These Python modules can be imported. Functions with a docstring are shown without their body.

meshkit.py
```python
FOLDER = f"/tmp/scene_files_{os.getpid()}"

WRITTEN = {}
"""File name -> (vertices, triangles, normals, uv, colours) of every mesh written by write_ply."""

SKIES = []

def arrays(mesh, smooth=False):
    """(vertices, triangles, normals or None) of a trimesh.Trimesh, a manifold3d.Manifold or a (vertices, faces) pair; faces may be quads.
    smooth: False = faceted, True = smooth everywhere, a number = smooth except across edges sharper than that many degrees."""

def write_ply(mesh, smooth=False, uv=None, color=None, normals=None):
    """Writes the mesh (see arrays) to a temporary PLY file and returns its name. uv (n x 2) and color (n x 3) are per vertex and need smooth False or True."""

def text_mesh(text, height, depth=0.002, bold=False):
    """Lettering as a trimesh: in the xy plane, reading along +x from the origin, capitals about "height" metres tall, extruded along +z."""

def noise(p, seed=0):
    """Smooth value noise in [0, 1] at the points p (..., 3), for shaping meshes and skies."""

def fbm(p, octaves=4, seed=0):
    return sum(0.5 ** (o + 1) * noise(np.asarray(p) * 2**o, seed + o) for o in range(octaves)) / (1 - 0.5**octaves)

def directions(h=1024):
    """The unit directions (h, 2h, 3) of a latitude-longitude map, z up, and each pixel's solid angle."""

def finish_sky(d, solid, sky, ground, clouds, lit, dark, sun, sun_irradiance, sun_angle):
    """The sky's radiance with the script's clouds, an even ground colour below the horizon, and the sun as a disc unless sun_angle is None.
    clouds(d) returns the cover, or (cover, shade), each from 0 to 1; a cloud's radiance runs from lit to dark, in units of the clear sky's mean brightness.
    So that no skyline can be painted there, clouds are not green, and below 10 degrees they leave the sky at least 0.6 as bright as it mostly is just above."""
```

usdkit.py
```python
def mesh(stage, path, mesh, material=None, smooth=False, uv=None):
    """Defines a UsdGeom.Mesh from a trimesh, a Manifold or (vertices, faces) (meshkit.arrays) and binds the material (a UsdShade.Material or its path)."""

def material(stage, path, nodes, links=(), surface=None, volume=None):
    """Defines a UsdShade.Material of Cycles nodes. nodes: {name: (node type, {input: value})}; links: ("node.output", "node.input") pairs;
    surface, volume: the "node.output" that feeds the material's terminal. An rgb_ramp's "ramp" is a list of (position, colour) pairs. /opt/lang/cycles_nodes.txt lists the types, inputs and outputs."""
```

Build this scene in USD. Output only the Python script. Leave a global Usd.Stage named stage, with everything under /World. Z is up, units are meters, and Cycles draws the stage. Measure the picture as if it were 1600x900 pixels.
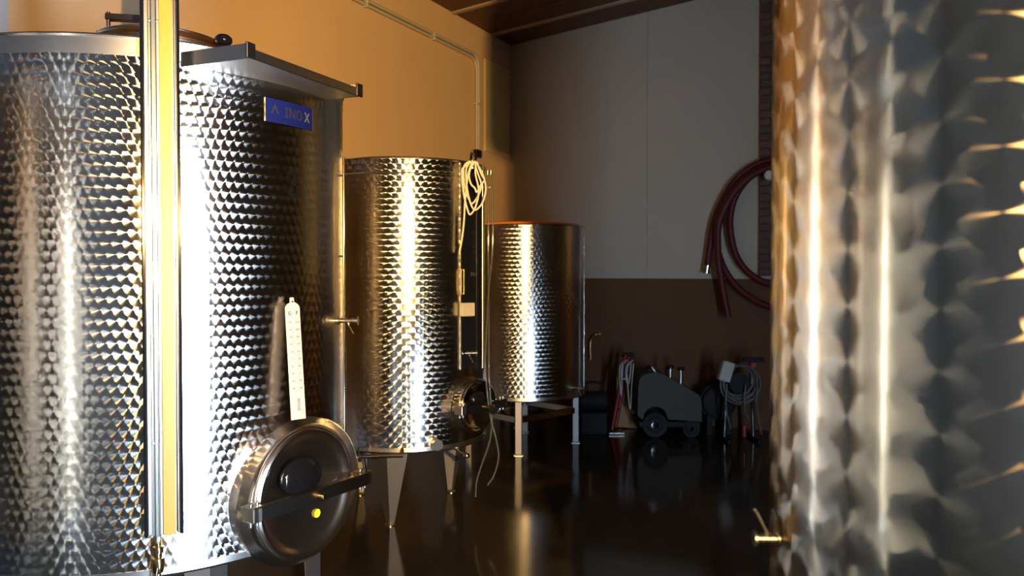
import math, random
import numpy as np, trimesh
from shapely.geometry import Polygon
from pxr import Usd, UsdGeom, UsdLux, UsdShade, Gf, Sdf
import usdkit, meshkit

random.seed(7); np.random.seed(7)
stage = Usd.Stage.CreateInMemory()
UsdGeom.SetStageUpAxis(stage, 'Z'); UsdGeom.SetStageMetersPerUnit(stage, 1.0)
UsdGeom.Xform.Define(stage, '/World'); UsdGeom.Scope.Define(stage, '/World/Looks')
A = lambda *v: np.array(v, float)

# ---------------------------------------------------------------- camera
F = 1250.0; PITCH = math.radians(1.22); CAM = A(0, 0, 1.5)
EXPOSURE = 0.0
cam = UsdGeom.Camera.Define(stage, '/World/camera')
cam.CreateHorizontalApertureAttr(36.0); cam.CreateVerticalApertureAttr(20.25)
cam.CreateFocalLengthAttr(36.0 * F / 1600)
cam.CreateFStopAttr(2.8); cam.CreateFocusDistanceAttr(3.3)
cam.CreateExposureAttr(EXPOSURE)
cam.CreateClippingRangeAttr(Gf.Vec2f(0.05, 200))
cam.AddTranslateOp().Set(Gf.Vec3d(*CAM)); cam.AddRotateXOp().Set(90 - math.degrees(PITCH))

# ---------------------------------------------------------------- lights (a warm work lamp behind the viewer, daylight in a doorway)
LAMP = A(0.66, -1.0, 1.9)
LAMP_POWER = 60000.0; LAMP_COLOR = (1.0, 0.62, 0.21); LAMP_R = 0.03
DAY_POWER = 185.0; DAY_COLOR = (0.55, 0.73, 1.0)

# room frame: C = far left corner, D2 points to the back wall, N2 along the back wall to the right
C = A(-0.02, 8.7, 0.0); D2 = A(0.4449, 0.8956, 0); N2 = A(0.8956, -0.4449, 0); UP = A(0, 0, 1)
W, L = 5.5, 9.9                               # width along the back wall, length towards the viewer
CEIL0, SLOPE = 3.94, 0.094
DOOR = (6.95, 7.65, 2.1)                       # doorway in the right wall: from, to (s), height
def room(s, t, z): return C - D2 * s + N2 * t + UP * z
def room_at(px, s=None): ...

def light_matrix(o, x, y, z):
    return Gf.Matrix4d(*x, 0, *y, 0, *z, 0, *o, 1)
sl = UsdLux.SphereLight.Define(stage, '/World/lamp_light')
sl.CreateRadiusAttr(LAMP_R); sl.CreateIntensityAttr(LAMP_POWER); sl.CreateColorAttr(Gf.Vec3f(*LAMP_COLOR))
sl.AddTranslateOp().Set(Gf.Vec3d(*LAMP))
rl = UsdLux.RectLight.Define(stage, '/World/doorway_daylight')
rl.CreateWidthAttr(DOOR[1] - DOOR[0]); rl.CreateHeightAttr(DOOR[2]); rl.CreateIntensityAttr(DAY_POWER); rl.CreateColorAttr(Gf.Vec3f(*DAY_COLOR))
rl.AddTransformOp().Set(light_matrix(room((DOOR[0] + DOOR[1]) / 2, W + .1, DOOR[2] / 2), D2, UP, N2))

# ---------------------------------------------------------------- helpers
def ray(px, py):
    a, b = (px - 800) / F, -(py - 450) / F
    return A(a, math.cos(PITCH) + b * math.sin(PITCH), -math.sin(PITCH) + b * math.cos(PITCH))
def at(px, py, y):
    d = ray(px, py); return CAM + d * (y / d[1])
def on_height(px, py, h):
    d = ray(px, py); return CAM + d * ((h - CAM[2]) / d[2])
def on_plane(px, py, o, n):
    d = ray(px, py); return CAM + d * (np.dot(o - CAM, n) / np.dot(d, n))

used = {}
def path_of(parent, name):
    base = parent + '/' + name
    k = used.get(base, 0); used[base] = k + 1
    return base if k == 0 else f'{base}_{k:03d}'
def custom(prim, **kw):
    for k, v in kw.items():
        if v: prim.SetCustomDataByKey(k, v)
class Thing:
    def __init__(self, name, label, cat, o=(0, 0, 0), group=None, kind=None):
        self.o = A(*o); self.path = path_of('/World', name)
        x = UsdGeom.Xform.Define(stage, self.path); x.AddTranslateOp().Set(Gf.Vec3d(*self.o))
        self.prim = x.GetPrim(); custom(self.prim, label=label, category=cat, group=group, kind=kind)
    def part(self, name, mesh, mat, smooth=30, label=None, kind=None, parent=None, uv=None):
        """mesh in world coordinates; returns the path of the part so that sub-parts can go below it"""
        m = shifted(mesh, -self.o)
        p = path_of(parent or self.path, name)
        q = usdkit.mesh(stage, p, m, mat, smooth=smooth, uv=uv)
        custom(q.GetPrim(), label=label, kind=kind)
        return p
def shifted(m, o):
    if isinstance(m, tuple): return (np.asarray(m[0]) + o, m[1])
    m = m.copy(); m.apply_translation(o); return m
def cat(*ms): return trimesh.util.concatenate([m for g in ms for m in (g if isinstance(g, (list, tuple)) else [g])])
def framed(m, o, x, y, z):
    m = m.copy(); T = np.eye(4); T[:3, 0], T[:3, 1], T[:3, 2], T[:3, 3] = x, y, z, o
    m.apply_transform(T)
    if np.linalg.det(T[:3, :3]) < 0: m.invert()
    return m
def box(sx, sy, sz, c=(0, 0, 0), bevel=0.0):
    if bevel <= 0:
        m = trimesh.creation.box([sx, sy, sz])
    else:
        b = min(bevel, sx * .45, sy * .45, sz * .45); h = A(sx, sy, sz) / 2; pts = []
        for s in np.ndindex(2, 2, 2):
            g = A(*[1 if k else -1 for k in s])
            for ax in range(3):
                q = h - b; q[ax] = h[ax]; pts.append(g * q)
        m = trimesh.convex.convex_hull(np.array(pts))
    m.apply_translation(c); return m
def hexa(p):
    """8 corners: bottom four in a ring, top four in a ring"""
    return trimesh.convex.convex_hull(np.array(p, float))
def lathe(profile, seg=64, closed=False):
    """profile [(r, z)] revolved about z"""
    p = np.array(profile, float); n = len(p); a = np.linspace(0, 2 * np.pi, seg, endpoint=False)
    v = np.stack([np.outer(np.cos(a), p[:, 0]), np.outer(np.sin(a), p[:, 0]), np.tile(p[:, 1], (seg, 1))], -1).reshape(-1, 3)
    f = []
    m = n if closed else n - 1
    for i in range(seg):
        j = (i + 1) % seg
        for k in range(m):
            k2 = (k + 1) % n
            a0, a1, b0, b1 = i * n + k, i * n + k2, j * n + k, j * n + k2
            if p[k, 0] > 1e-9: f.append([a0, b0, b1 if p[k2, 0] > 1e-9 else a1])
            if p[k2, 0] > 1e-9: f.append([a0, b1, a1])
    me = trimesh.Trimesh(v, f, process=False); me.merge_vertices(); me.fix_normals(); return me
def ring(R, r, z=0, seg=96, sides=10, sx=1.0):
    return lathe([(R + sx * r * math.cos(t), z + r * math.sin(t)) for t in np.linspace(0, 2 * np.pi, sides, endpoint=False)], seg, True)
def smooth_path(pts, n=8):
    p = np.array(pts, float)
    if len(p) < 3: return p
    q = np.vstack([2 * p[0] - p[1], p, 2 * p[-1] - p[-2]]); out = []
    for i in range(1, len(q) - 2):
        for t in np.linspace(0, 1, n, endpoint=False):
            a, b, c, d = q[i - 1], q[i], q[i + 1], q[i + 2]
            out.append(.5 * (2 * b + (c - a) * t + (2 * a - 5 * b + 4 * c - d) * t * t + (3 * b - a - 3 * c + d) * t ** 3))
    return np.vstack([out, p[-1]])
def tube(pts, r, sides=10):
    p = np.array(pts, float); t = np.gradient(p, axis=0); t /= np.maximum(np.linalg.norm(t, axis=1, keepdims=True), 1e-12)
    u = np.cross(t[0], UP); u = u if np.linalg.norm(u) > .1 else np.cross(t[0], A(1, 0, 0)); u /= np.linalg.norm(u)
    rr = np.broadcast_to(np.asarray(r, float), len(p)); V = []; a = np.linspace(0, 2 * np.pi, sides, endpoint=False)
    for i in range(len(p)):
        u = u - t[i] * np.dot(u, t[i]); u /= np.linalg.norm(u); w = np.cross(t[i], u)
        V.append(p[i] + rr[i] * (np.outer(np.cos(a), u) + np.outer(np.sin(a), w)))
    n = len(p); V = np.vstack(V + [p[0][None], p[-1][None]]); f = []
    for i in range(n - 1):
        for k in range(sides):
            k2 = (k + 1) % sides
            f += [[i * sides + k, i * sides + k2, (i + 1) * sides + k2], [i * sides + k, (i + 1) * sides + k2, (i + 1) * sides + k]]
    for k in range(sides):
        k2 = (k + 1) % sides
        f += [[n * sides, k2, k], [n * sides + 1, (n - 1) * sides + k, (n - 1) * sides + k2]]
    return trimesh.Trimesh(V, f, process=False)
def rod(a, b, r, sides=16): return tube([a, A(*a) * .5 + A(*b) * .5, b], r, sides)
def bar(a, b, w, h, up=UP, bevel=.002):
    a, b = A(*a), A(*b); y = (b - a) / np.linalg.norm(b - a); x = np.cross(y, up); x /= np.linalg.norm(x); z = np.cross(x, y)
    return framed(box(w, np.linalg.norm(b - a), h, bevel=bevel), (a + b) / 2, x, y, z)
def prism(poly, d, o, x, y, z):
    """polygon in the x-y plane of the frame, extruded by d along z"""
    return framed(trimesh.creation.extrude_polygon(Polygon(poly), d, engine='earcut'), o, x, y, z)

# ---------------------------------------------------------------- materials
mats = {}
def M(name, nodes, links, surface):
    mats[name] = usdkit.material(stage, '/World/Looks/' + name, nodes, links, surface=surface); return mats[name]
def plain(name, color, rough=.5, metal=0.0, var=0.0, vscale=6.0, bump=0.0, bscale=60.0, coat=0.0, spec=.5):
    n = {'p': ('principled_bsdf', {'base_color': color, 'roughness': rough, 'metallic': metal, 'coat_weight': coat, 'specular_ior_level': spec})}; l = []
    if var or bump:
        n['tc'] = ('texture_coordinate', {})
    if var:
        n['nz'] = ('noise_texture', {'scale': vscale, 'detail': 5.0, 'roughness': .6})
        n['mx'] = ('mix_color', {'blend_type': 'mix', 'a': tuple(c * (1 - var) for c in color), 'b': tuple(min(1, c * (1 + var)) for c in color)})
        l += [('tc.object', 'nz.vector'), ('nz.fac', 'mx.fac'), ('mx.result', 'p.base_color')]
    if bump:
        n['nb'] = ('noise_texture', {'scale': bscale, 'detail': 4.0}); n['bp'] = ('bump', {'strength': bump, 'distance': .004})
        l += [('tc.object', 'nb.vector'), ('nb.fac', 'bp.height'), ('bp.normal', 'p.normal')]
    return M(name, n, l, 'p.BSDF')

def swirl(name, a, b, r, rough=.31, aniso=.52, color=(.60, .57, .53), mirror=.12, mrough=.13, rows=2, dist='beckmann'):
    """Engine-turned steel: overlapping discs of circular brushing on a staggered grid, pitch a along u and b along v (metres), radius r.
    The upper row lies over the lower one; the brushing direction of the topmost disc gives the tangent of the gloss."""
    N = {'tc': ('texture_coordinate', {}), 'sp': ('separate_xyz', {}), 'g': ('geometry', {})}; Lk = [('tc.UV', 'sp.vector')]
    cnt = [0]
    def mth(op, x, y=None):
        k = f'm{cnt[0]}'; cnt[0] += 1; inp = {'math_type': op}
        for i, q in ((1, x), (2, y)):
            if q is None: continue
            if isinstance(q, str): Lk.append((q, f'{k}.value{i}'))
            else: inp[f'value{i}'] = float(q)
        N[k] = ('math', inp); return k + '.value'
    vr = mth('divide', 'sp.y', b); k0 = mth('floor', vr); fv = mth('subtract', vr, k0)
    par = mth('floored_modulo', k0, 2.0); off0 = mth('multiply', par, .5); off1 = mth('subtract', .5, off0)
    ur = mth('divide', 'sp.x', a)
    def cand(off, dyk):
        fu = mth('fraction', mth('add', mth('add', ur, off), 1000.0))
        dy = mth('multiply', mth('subtract', fv, dyk), b); out = []
        for q in (0.0, 1.0):
            dx = mth('multiply', mth('subtract', fu, q), a)
            d2 = mth('add', mth('multiply', dx, dx), mth('multiply', dy, dy))
            out.append((dx, dy, mth('less_than', d2, r * r)))
        return out
    low, high = cand(off0, 0.0), cand(off1, 1.0)
    order = [*low, *high] if rows == 2 else [*cand(off1, -1.0), *low, *high, *cand(off0, 2.0)]
    def vec(c):
        k = f'v{cnt[0]}'; cnt[0] += 1; N[k] = ('combine_xyz', {'z': 0.0}); Lk.extend([(c[0], k + '.x'), (c[1], k + '.y')]); return k + '.vector'
    res = vec(order[0])
    for c in order[1:]:
        k = f'x{cnt[0]}'; cnt[0] += 1; N[k] = ('mix_vector', {}); Lk.extend([(c[2], k + '.fac'), (res, k + '.a'), (vec(c), k + '.b')]); res = k + '.result'
    N['rs'] = ('separate_xyz', {}); Lk.append((res, 'rs.vector'))
    N['th'] = ('vector_math', {'math_type': 'cross_product', 'vector1': (0, 0, 1)}); Lk.append(('g.normal', 'th.vector2'))
    N['s1'] = ('vector_math', {'math_type': 'scale'}); Lk += [('th.vector', 's1.vector1'), (mth('multiply', 'rs.y', -1.0), 's1.scale')]
    N['s2'] = ('combine_xyz', {'x': 0.0, 'y': 0.0}); Lk.append(('rs.x', 's2.z'))
    N['ad'] = ('vector_math', {'math_type': 'add'}); Lk += [('s1.vector', 'ad.vector1'), ('s2.vector', 'ad.vector2')]
    N['nm'] = ('vector_math', {'math_type': 'normalize'}); Lk.append(('ad.vector', 'nm.vector1'))
    N['nz'] = ('noise_texture', {'scale': 3.0, 'detail': 4.0}); Lk.append(('tc.UV', 'nz.vector'))
    N['mr'] = ('map_range', {'from_min': .3, 'from_max': .7, 'to_min': rough * .9, 'to_max': rough * 1.12}); Lk.append(('nz.fac', 'mr.value'))
    N['b1'] = ('glossy_bsdf', {'color': color, 'distribution': dist, 'anisotropy': aniso}); Lk += [('nm.vector', 'b1.tangent'), ('mr.result', 'b1.roughness')]
    N['b2'] = ('glossy_bsdf', {'color': color, 'distribution': 'ggx', 'roughness': mrough})
    N['mx'] = ('mix_closure', {'fac': mirror}); Lk += [('b1.BSDF', 'mx.closure1'), ('b2.BSDF', 'mx.closure2')]
    return M(name, N, Lk, 'mx.closure')

swirl1 = swirl('swirl_steel_large', .0335, .0372, .0265)
swirl2 = swirl('swirl_steel_medium', .052, .0335, .031)
swirl3 = swirl('swirl_steel_small', .042, .036, .031)
swirl4 = swirl('swirl_steel_near', .150, .0435, .055, rough=.335, aniso=.52, color=(.54, .47, .36), mirror=.25, mrough=.10, rows=4)
steel = plain('brushed_steel', (.58, .55, .51), .28, 1.0, var=.06, vscale=40)
polished = plain('polished_steel', (.62, .59, .55), .10, 1.0)
satin_bright = plain('spun_steel', (.70, .64, .56), .22, 1.0)
satin = plain('satin_steel', (.50, .48, .45), .38, 1.0)
stand_m = plain('stand_steel', (.26, .24, .22), .5, 1.0)
dark_steel = plain('dark_steel', (.16, .15, .14), .35, 1.0)
black_plastic = plain('black_plastic', (.006, .006, .007), .10)
black_matte = plain('black_rubber', (.010, .010, .010), .7, spec=.2)
white_plastic = plain('white_plastic', (.50, .47, .43), .4)
yellow = plain('yellow_scale', (.46, .20, .004), .4)
sticker_yellow = plain('yellow_sticker', (.75, .68, .03), .5)
blue_label = plain('blue_label', (.005, .009, .085), .6, spec=.15)
label_ink = plain('label_ink', (.022, .022, .035), .7, spec=.1)
label_grey = plain('label_grey', (.085, .085, .11), .7, spec=.1)
ink = plain('black_ink', (.006, .006, .006), .95, spec=.02)
brass = plain('brass', (.70, .48, .20), .22, 1.0)
navy = plain('navy_plate', (.006, .007, .012), .16)
lid_orange_reflection = plain('lid_orange_reflection', (.95, .28, .04), .25, var=.1)  # reflection of the orange wall on the lid, painted in as base colour
cord_white = plain('white_cord', (.80, .74, .62), .45)
cord_dull = plain('dull_cord', (.34, .31, .27), .5)
conduit = plain('grey_conduit', (.48, .44, .36), .45)
hose_red = plain('red_hose', (.070, .008, .008), .5, var=.15, spec=.25)
board_m = plain('cream_board', (.80, .62, .28), .55)
orange_wall = plain('orange_plaster', (.68, .46, .27), .85, var=.05, vscale=3, bump=.25, bscale=45)
dado_m = plain('brown_plaster', (.09, .038, .013), .85, var=.08, vscale=4, bump=.2, bscale=45)
panel_m = plain('grey_wall_panel', (.37, .33, .25), .55, var=.03, vscale=2)
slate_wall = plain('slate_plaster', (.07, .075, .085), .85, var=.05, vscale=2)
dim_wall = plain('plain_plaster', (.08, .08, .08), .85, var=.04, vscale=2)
pilaster_m = plain('grey_pilaster', (.40, .42, .46), .7)
wood = plain('dark_ceiling_board', (.10, .045, .022), .6, var=.45, vscale=5, bump=.2, bscale=30)
batten_m = plain('ceiling_batten', (.36, .26, .18), .6)
floor_m = plain('dark_floor', (.024, .020, .013), .11, var=.25, vscale=2.5, bump=.05, bscale=14, spec=.4)
brick_a = plain('brick_umber', (.075, .042, .024), .8, var=.3, vscale=20)
brick_b = plain('brick_brown', (.10, .055, .03), .8, var=.3, vscale=20)
mortar = plain('brick_mortar', (.05, .04, .03), .9)
grey_cover = plain('grey_cover', (.055, .052, .042), .8, var=.1, spec=.1)
cardboard = plain('brown_card', (.22, .13, .06), .8)
red_paint = plain('red_paint', (.16, .008, .01), .4)
copper = plain('copper_pipe', (.75, .42, .18), .3, 1.0)
clear = M('clear_tube', {'f': ('fresnel', {'IOR': 1.45}), 't': ('transparent_bsdf', {'color': (.86, .88, .86)}), 'g': ('glossy_bsdf', {'roughness': .06, 'color': (.9, .9, .9)}), 'd': ('diffuse_bsdf', {'color': (.5, .5, .48)}),
                         'm1': ('mix_closure', {'fac': .07}), 'm': ('mix_closure', {})},
          [('t.BSDF', 'm1.closure1'), ('d.BSDF', 'm1.closure2'), ('f.fac', 'm.fac'), ('m1.closure', 'm.closure1'), ('g.BSDF', 'm.closure2')], 'm.closure')

# ---------------------------------------------------------------- the setting
def rbox(s0, s1, t0, t1, z0, z1, bevel=0):
    return framed(box(t1 - t0, s1 - s0, z1 - z0, bevel=bevel), room((s0 + s1) / 2, (t0 + t1) / 2, (z0 + z1) / 2), N2, D2, UP)
def struct(name, label, cat_, mesh=None, mat=None, smooth=False):
    p = path_of('/World', name)
    if mesh is None:
        x = UsdGeom.Xform.Define(stage, p).GetPrim()
    else:
        x = usdkit.mesh(stage, p, mesh, mat, smooth=smooth).GetPrim()
    custom(x, label=label, category=cat_, kind='structure'); return p
def sub(parent, name, mesh, mat, smooth=False, label=None, kind=None):
    p = path_of(parent, name); q = usdkit.mesh(stage, p, mesh, mat, smooth=smooth); custom(q.GetPrim(), label=label, kind=kind); return p
T = .15
struct('floor', 'dark glossy resin floor reflecting the tanks', 'floor', rbox(-T, L + T, -T, W + T, -.12, 0), floor_m)
zc = lambda t: CEIL0 + SLOPE * t
def slab(s0, s1, t0, t1, up0, up1):
    return hexa([room(s, t, zc(t) + u) for u in (up0, up1) for s in (s0, s1) for t in (t0, t1)])
wlp_ = struct('wall_left', 'orange painted plaster wall behind the row of tanks', 'wall')
sub(wlp_, 'orange_section', rbox(-T, 5.5, -T, 0, 0, CEIL0), orange_wall)
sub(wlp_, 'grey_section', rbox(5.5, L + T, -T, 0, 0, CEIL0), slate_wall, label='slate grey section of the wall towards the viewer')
wb = struct('wall_back', 'far end wall, brown plaster below and grey panels above', 'wall')
DADO = 1.44
sub(wb, 'plaster_dado', rbox(-T, 0, 0, W, 0, DADO), dado_m, label='brown plastered lower half')
pw = 1.526
for k in range(6):
    t0, t1 = k * pw + (0.0015 if k else 0), min(W, (k + 1) * pw - .0015)
    if t1 <= t0: continue
    sub(wb, 'wall_panel', hexa([room(s, t, z) for s in (-T, -.012) for t, zz in ((t0, zc(t0)), (t1, zc(t1))) for z in (DADO, zz)]), panel_m)
sub(wb, 'capping', rbox(-.02, .006, 0, W, DADO - .015, DADO + .012), panel_m)
wr = struct('wall_right', 'dark plaster wall with the doorway, beyond the right-hand tank', 'wall')
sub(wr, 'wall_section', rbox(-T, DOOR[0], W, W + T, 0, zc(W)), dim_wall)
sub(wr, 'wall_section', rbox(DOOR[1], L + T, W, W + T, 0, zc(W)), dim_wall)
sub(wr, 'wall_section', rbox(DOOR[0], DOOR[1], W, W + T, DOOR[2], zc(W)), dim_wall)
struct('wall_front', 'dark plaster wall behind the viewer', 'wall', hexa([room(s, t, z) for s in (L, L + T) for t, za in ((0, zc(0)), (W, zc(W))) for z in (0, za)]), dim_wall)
d1 = struct('door_1', 'open doorway frame that lets the daylight in', 'door')
for q in (DOOR[0] + .03, DOOR[1] - .03):
    sub(d1, 'jamb', rbox(q - .03, q + .03, W - .03, W + .09, 0, DOOR[2]), pilaster_m)
sub(d1, 'lintel', rbox(DOOR[0], DOOR[1], W - .03, W + .09, DOOR[2] - .001, DOOR[2] + .06), pilaster_m)
ce = struct('ceiling', 'dark brown boarded ceiling with pale battens, rising to the right', 'ceiling')
sub(ce, 'roof_slab', slab(-T, L + T, -T, W + T, .05, .15), wood)
s0 = -T
for k in range(14):
    sb = .43 + .78 * k
    s1 = min(sb, L + T)
    w0 = (s1 - s0) / 2 if k else (s1 - s0)
    nb = 1 if k == 0 else 2
    for q in range(nb):                       # two boards between battens
        a_, b_ = s0 + (s1 - s0) * q / nb + .003, s0 + (s1 - s0) * (q + 1) / nb - .003
        sub(ce, 'ceiling_board', slab(a_, b_, -T, W + T, .002 + .004 * q, .052), wood)
    s0 = s1
    if sb < L: sub(ce, 'batten', slab(sb - .026, sb + .026, 0, W, -.014, .01), batten_m)
struct('trim_1', 'blue grey pilaster on the orange wall at the left edge', 'pilaster', rbox(5.43, 5.95, 0, .06, 0, CEIL0 - .0), pilaster_m)

# brick pillar on the end wall, course by course
bp = Thing('brick_pillar', 'narrow dark brown brick pillar on the far wall behind the red hose', 'pillar', room(0, 2.83, DADO), kind='structure')
bt0, bt1, proud = 2.62, 3.06, .05
bp.part('mortar_core', hexa([room(s, t, z) for s in (-.012, proud - .012) for t, zt_ in ((bt0 + .006, zc(bt0)), (bt1 - .006, zc(bt1))) for z in (DADO + .014, zt_)]), mortar, smooth=False)
z, k = DADO + .016, 0
while z + .062 < zc(bt0):
    cuts = [bt0, bt0 + (.215 if k % 2 else .105), bt0 + (.33 if k % 2 else .325), bt1]
    for a_, b_ in zip(cuts[:-1], cuts[1:]):
        if b_ - a_ < .03: continue
        e = random.uniform(-.003, .004)
        bp.part('brick', rbox(-.005, proud + e, a_ + .005, b_ - .005, z, z + .058, bevel=.003), random.choice((brick_a, brick_b)), smooth=False)
    z += .07; k += 1

# board and conduits on the left wall
wl = lambda px, py, off=0.0: on_plane(px, py, C + N2 * off, N2)
def s_of(p): return -np.dot(p - C, D2)
wbd = Thing('wall_board', 'cream rectangular board screwed to the orange wall in the far corner', 'board', room(.31, .01, 2.7))
zt_b, zb_b = wl(757, 92)[2], wl(757, 236)[2]
sa = s_of(wl(756, 160))
wbd.part('board', rbox(.05, sa, .0, .018, zb_b, zt_b, bevel=.003), board_m, smooth=False)
for zz in (zb_b + .05, zt_b - .05):
    for ss in (sa - .04, .09):
        wbd.part('screw', framed(lathe([(0, .004), (.007, .003), (.009, 0), (0, 0)], 12), room(ss, .018, zz), D2, UP, N2), steel)
cd = Thing('conduit', 'pair of grey conduit pipes bending down the orange wall', 'pipe', room(.8, .02, 2.7))
zh = 3.60; sv = s_of(wl(741, 150)); zend = wl(741, 234)[2]
for k in range(2):
    o = .036 * k
    pts = [room(9.7, .03, zh + o), room(3, .03, zh + o), room(sv + .12 - o, .03, zh + o)]
    arc = [room(sv - o + .12 * (1 - math.sin(q)), .03, zh + o - .12 * (1 - math.cos(q))) for q in np.linspace(0, math.pi / 2, 8)][1:]
    cd.part('pipe', tube(np.vstack([pts, arc, [room(sv - o, .03, (zh + zend) / 2), room(sv - o, .03, zend)]]), .0135, 12), conduit, smooth=50)
for ss in (1.6, 2.6, 3.6, 4.6):
    cd.part('clamp', rbox(ss - .01, ss + .01, 0, .047, zh - .02, zh + .056, bevel=.004), conduit, smooth=False)
cd.part('clamp', rbox(sv - .056, sv + .02, 0, .047, 3.15, 3.17, bevel=.004), conduit, smooth=False)
cd.part('end_box', rbox(sv - .06, sv + .03, .004, .06, zend - .08, zend, bevel=.01), black_plastic, smooth=False)

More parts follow.
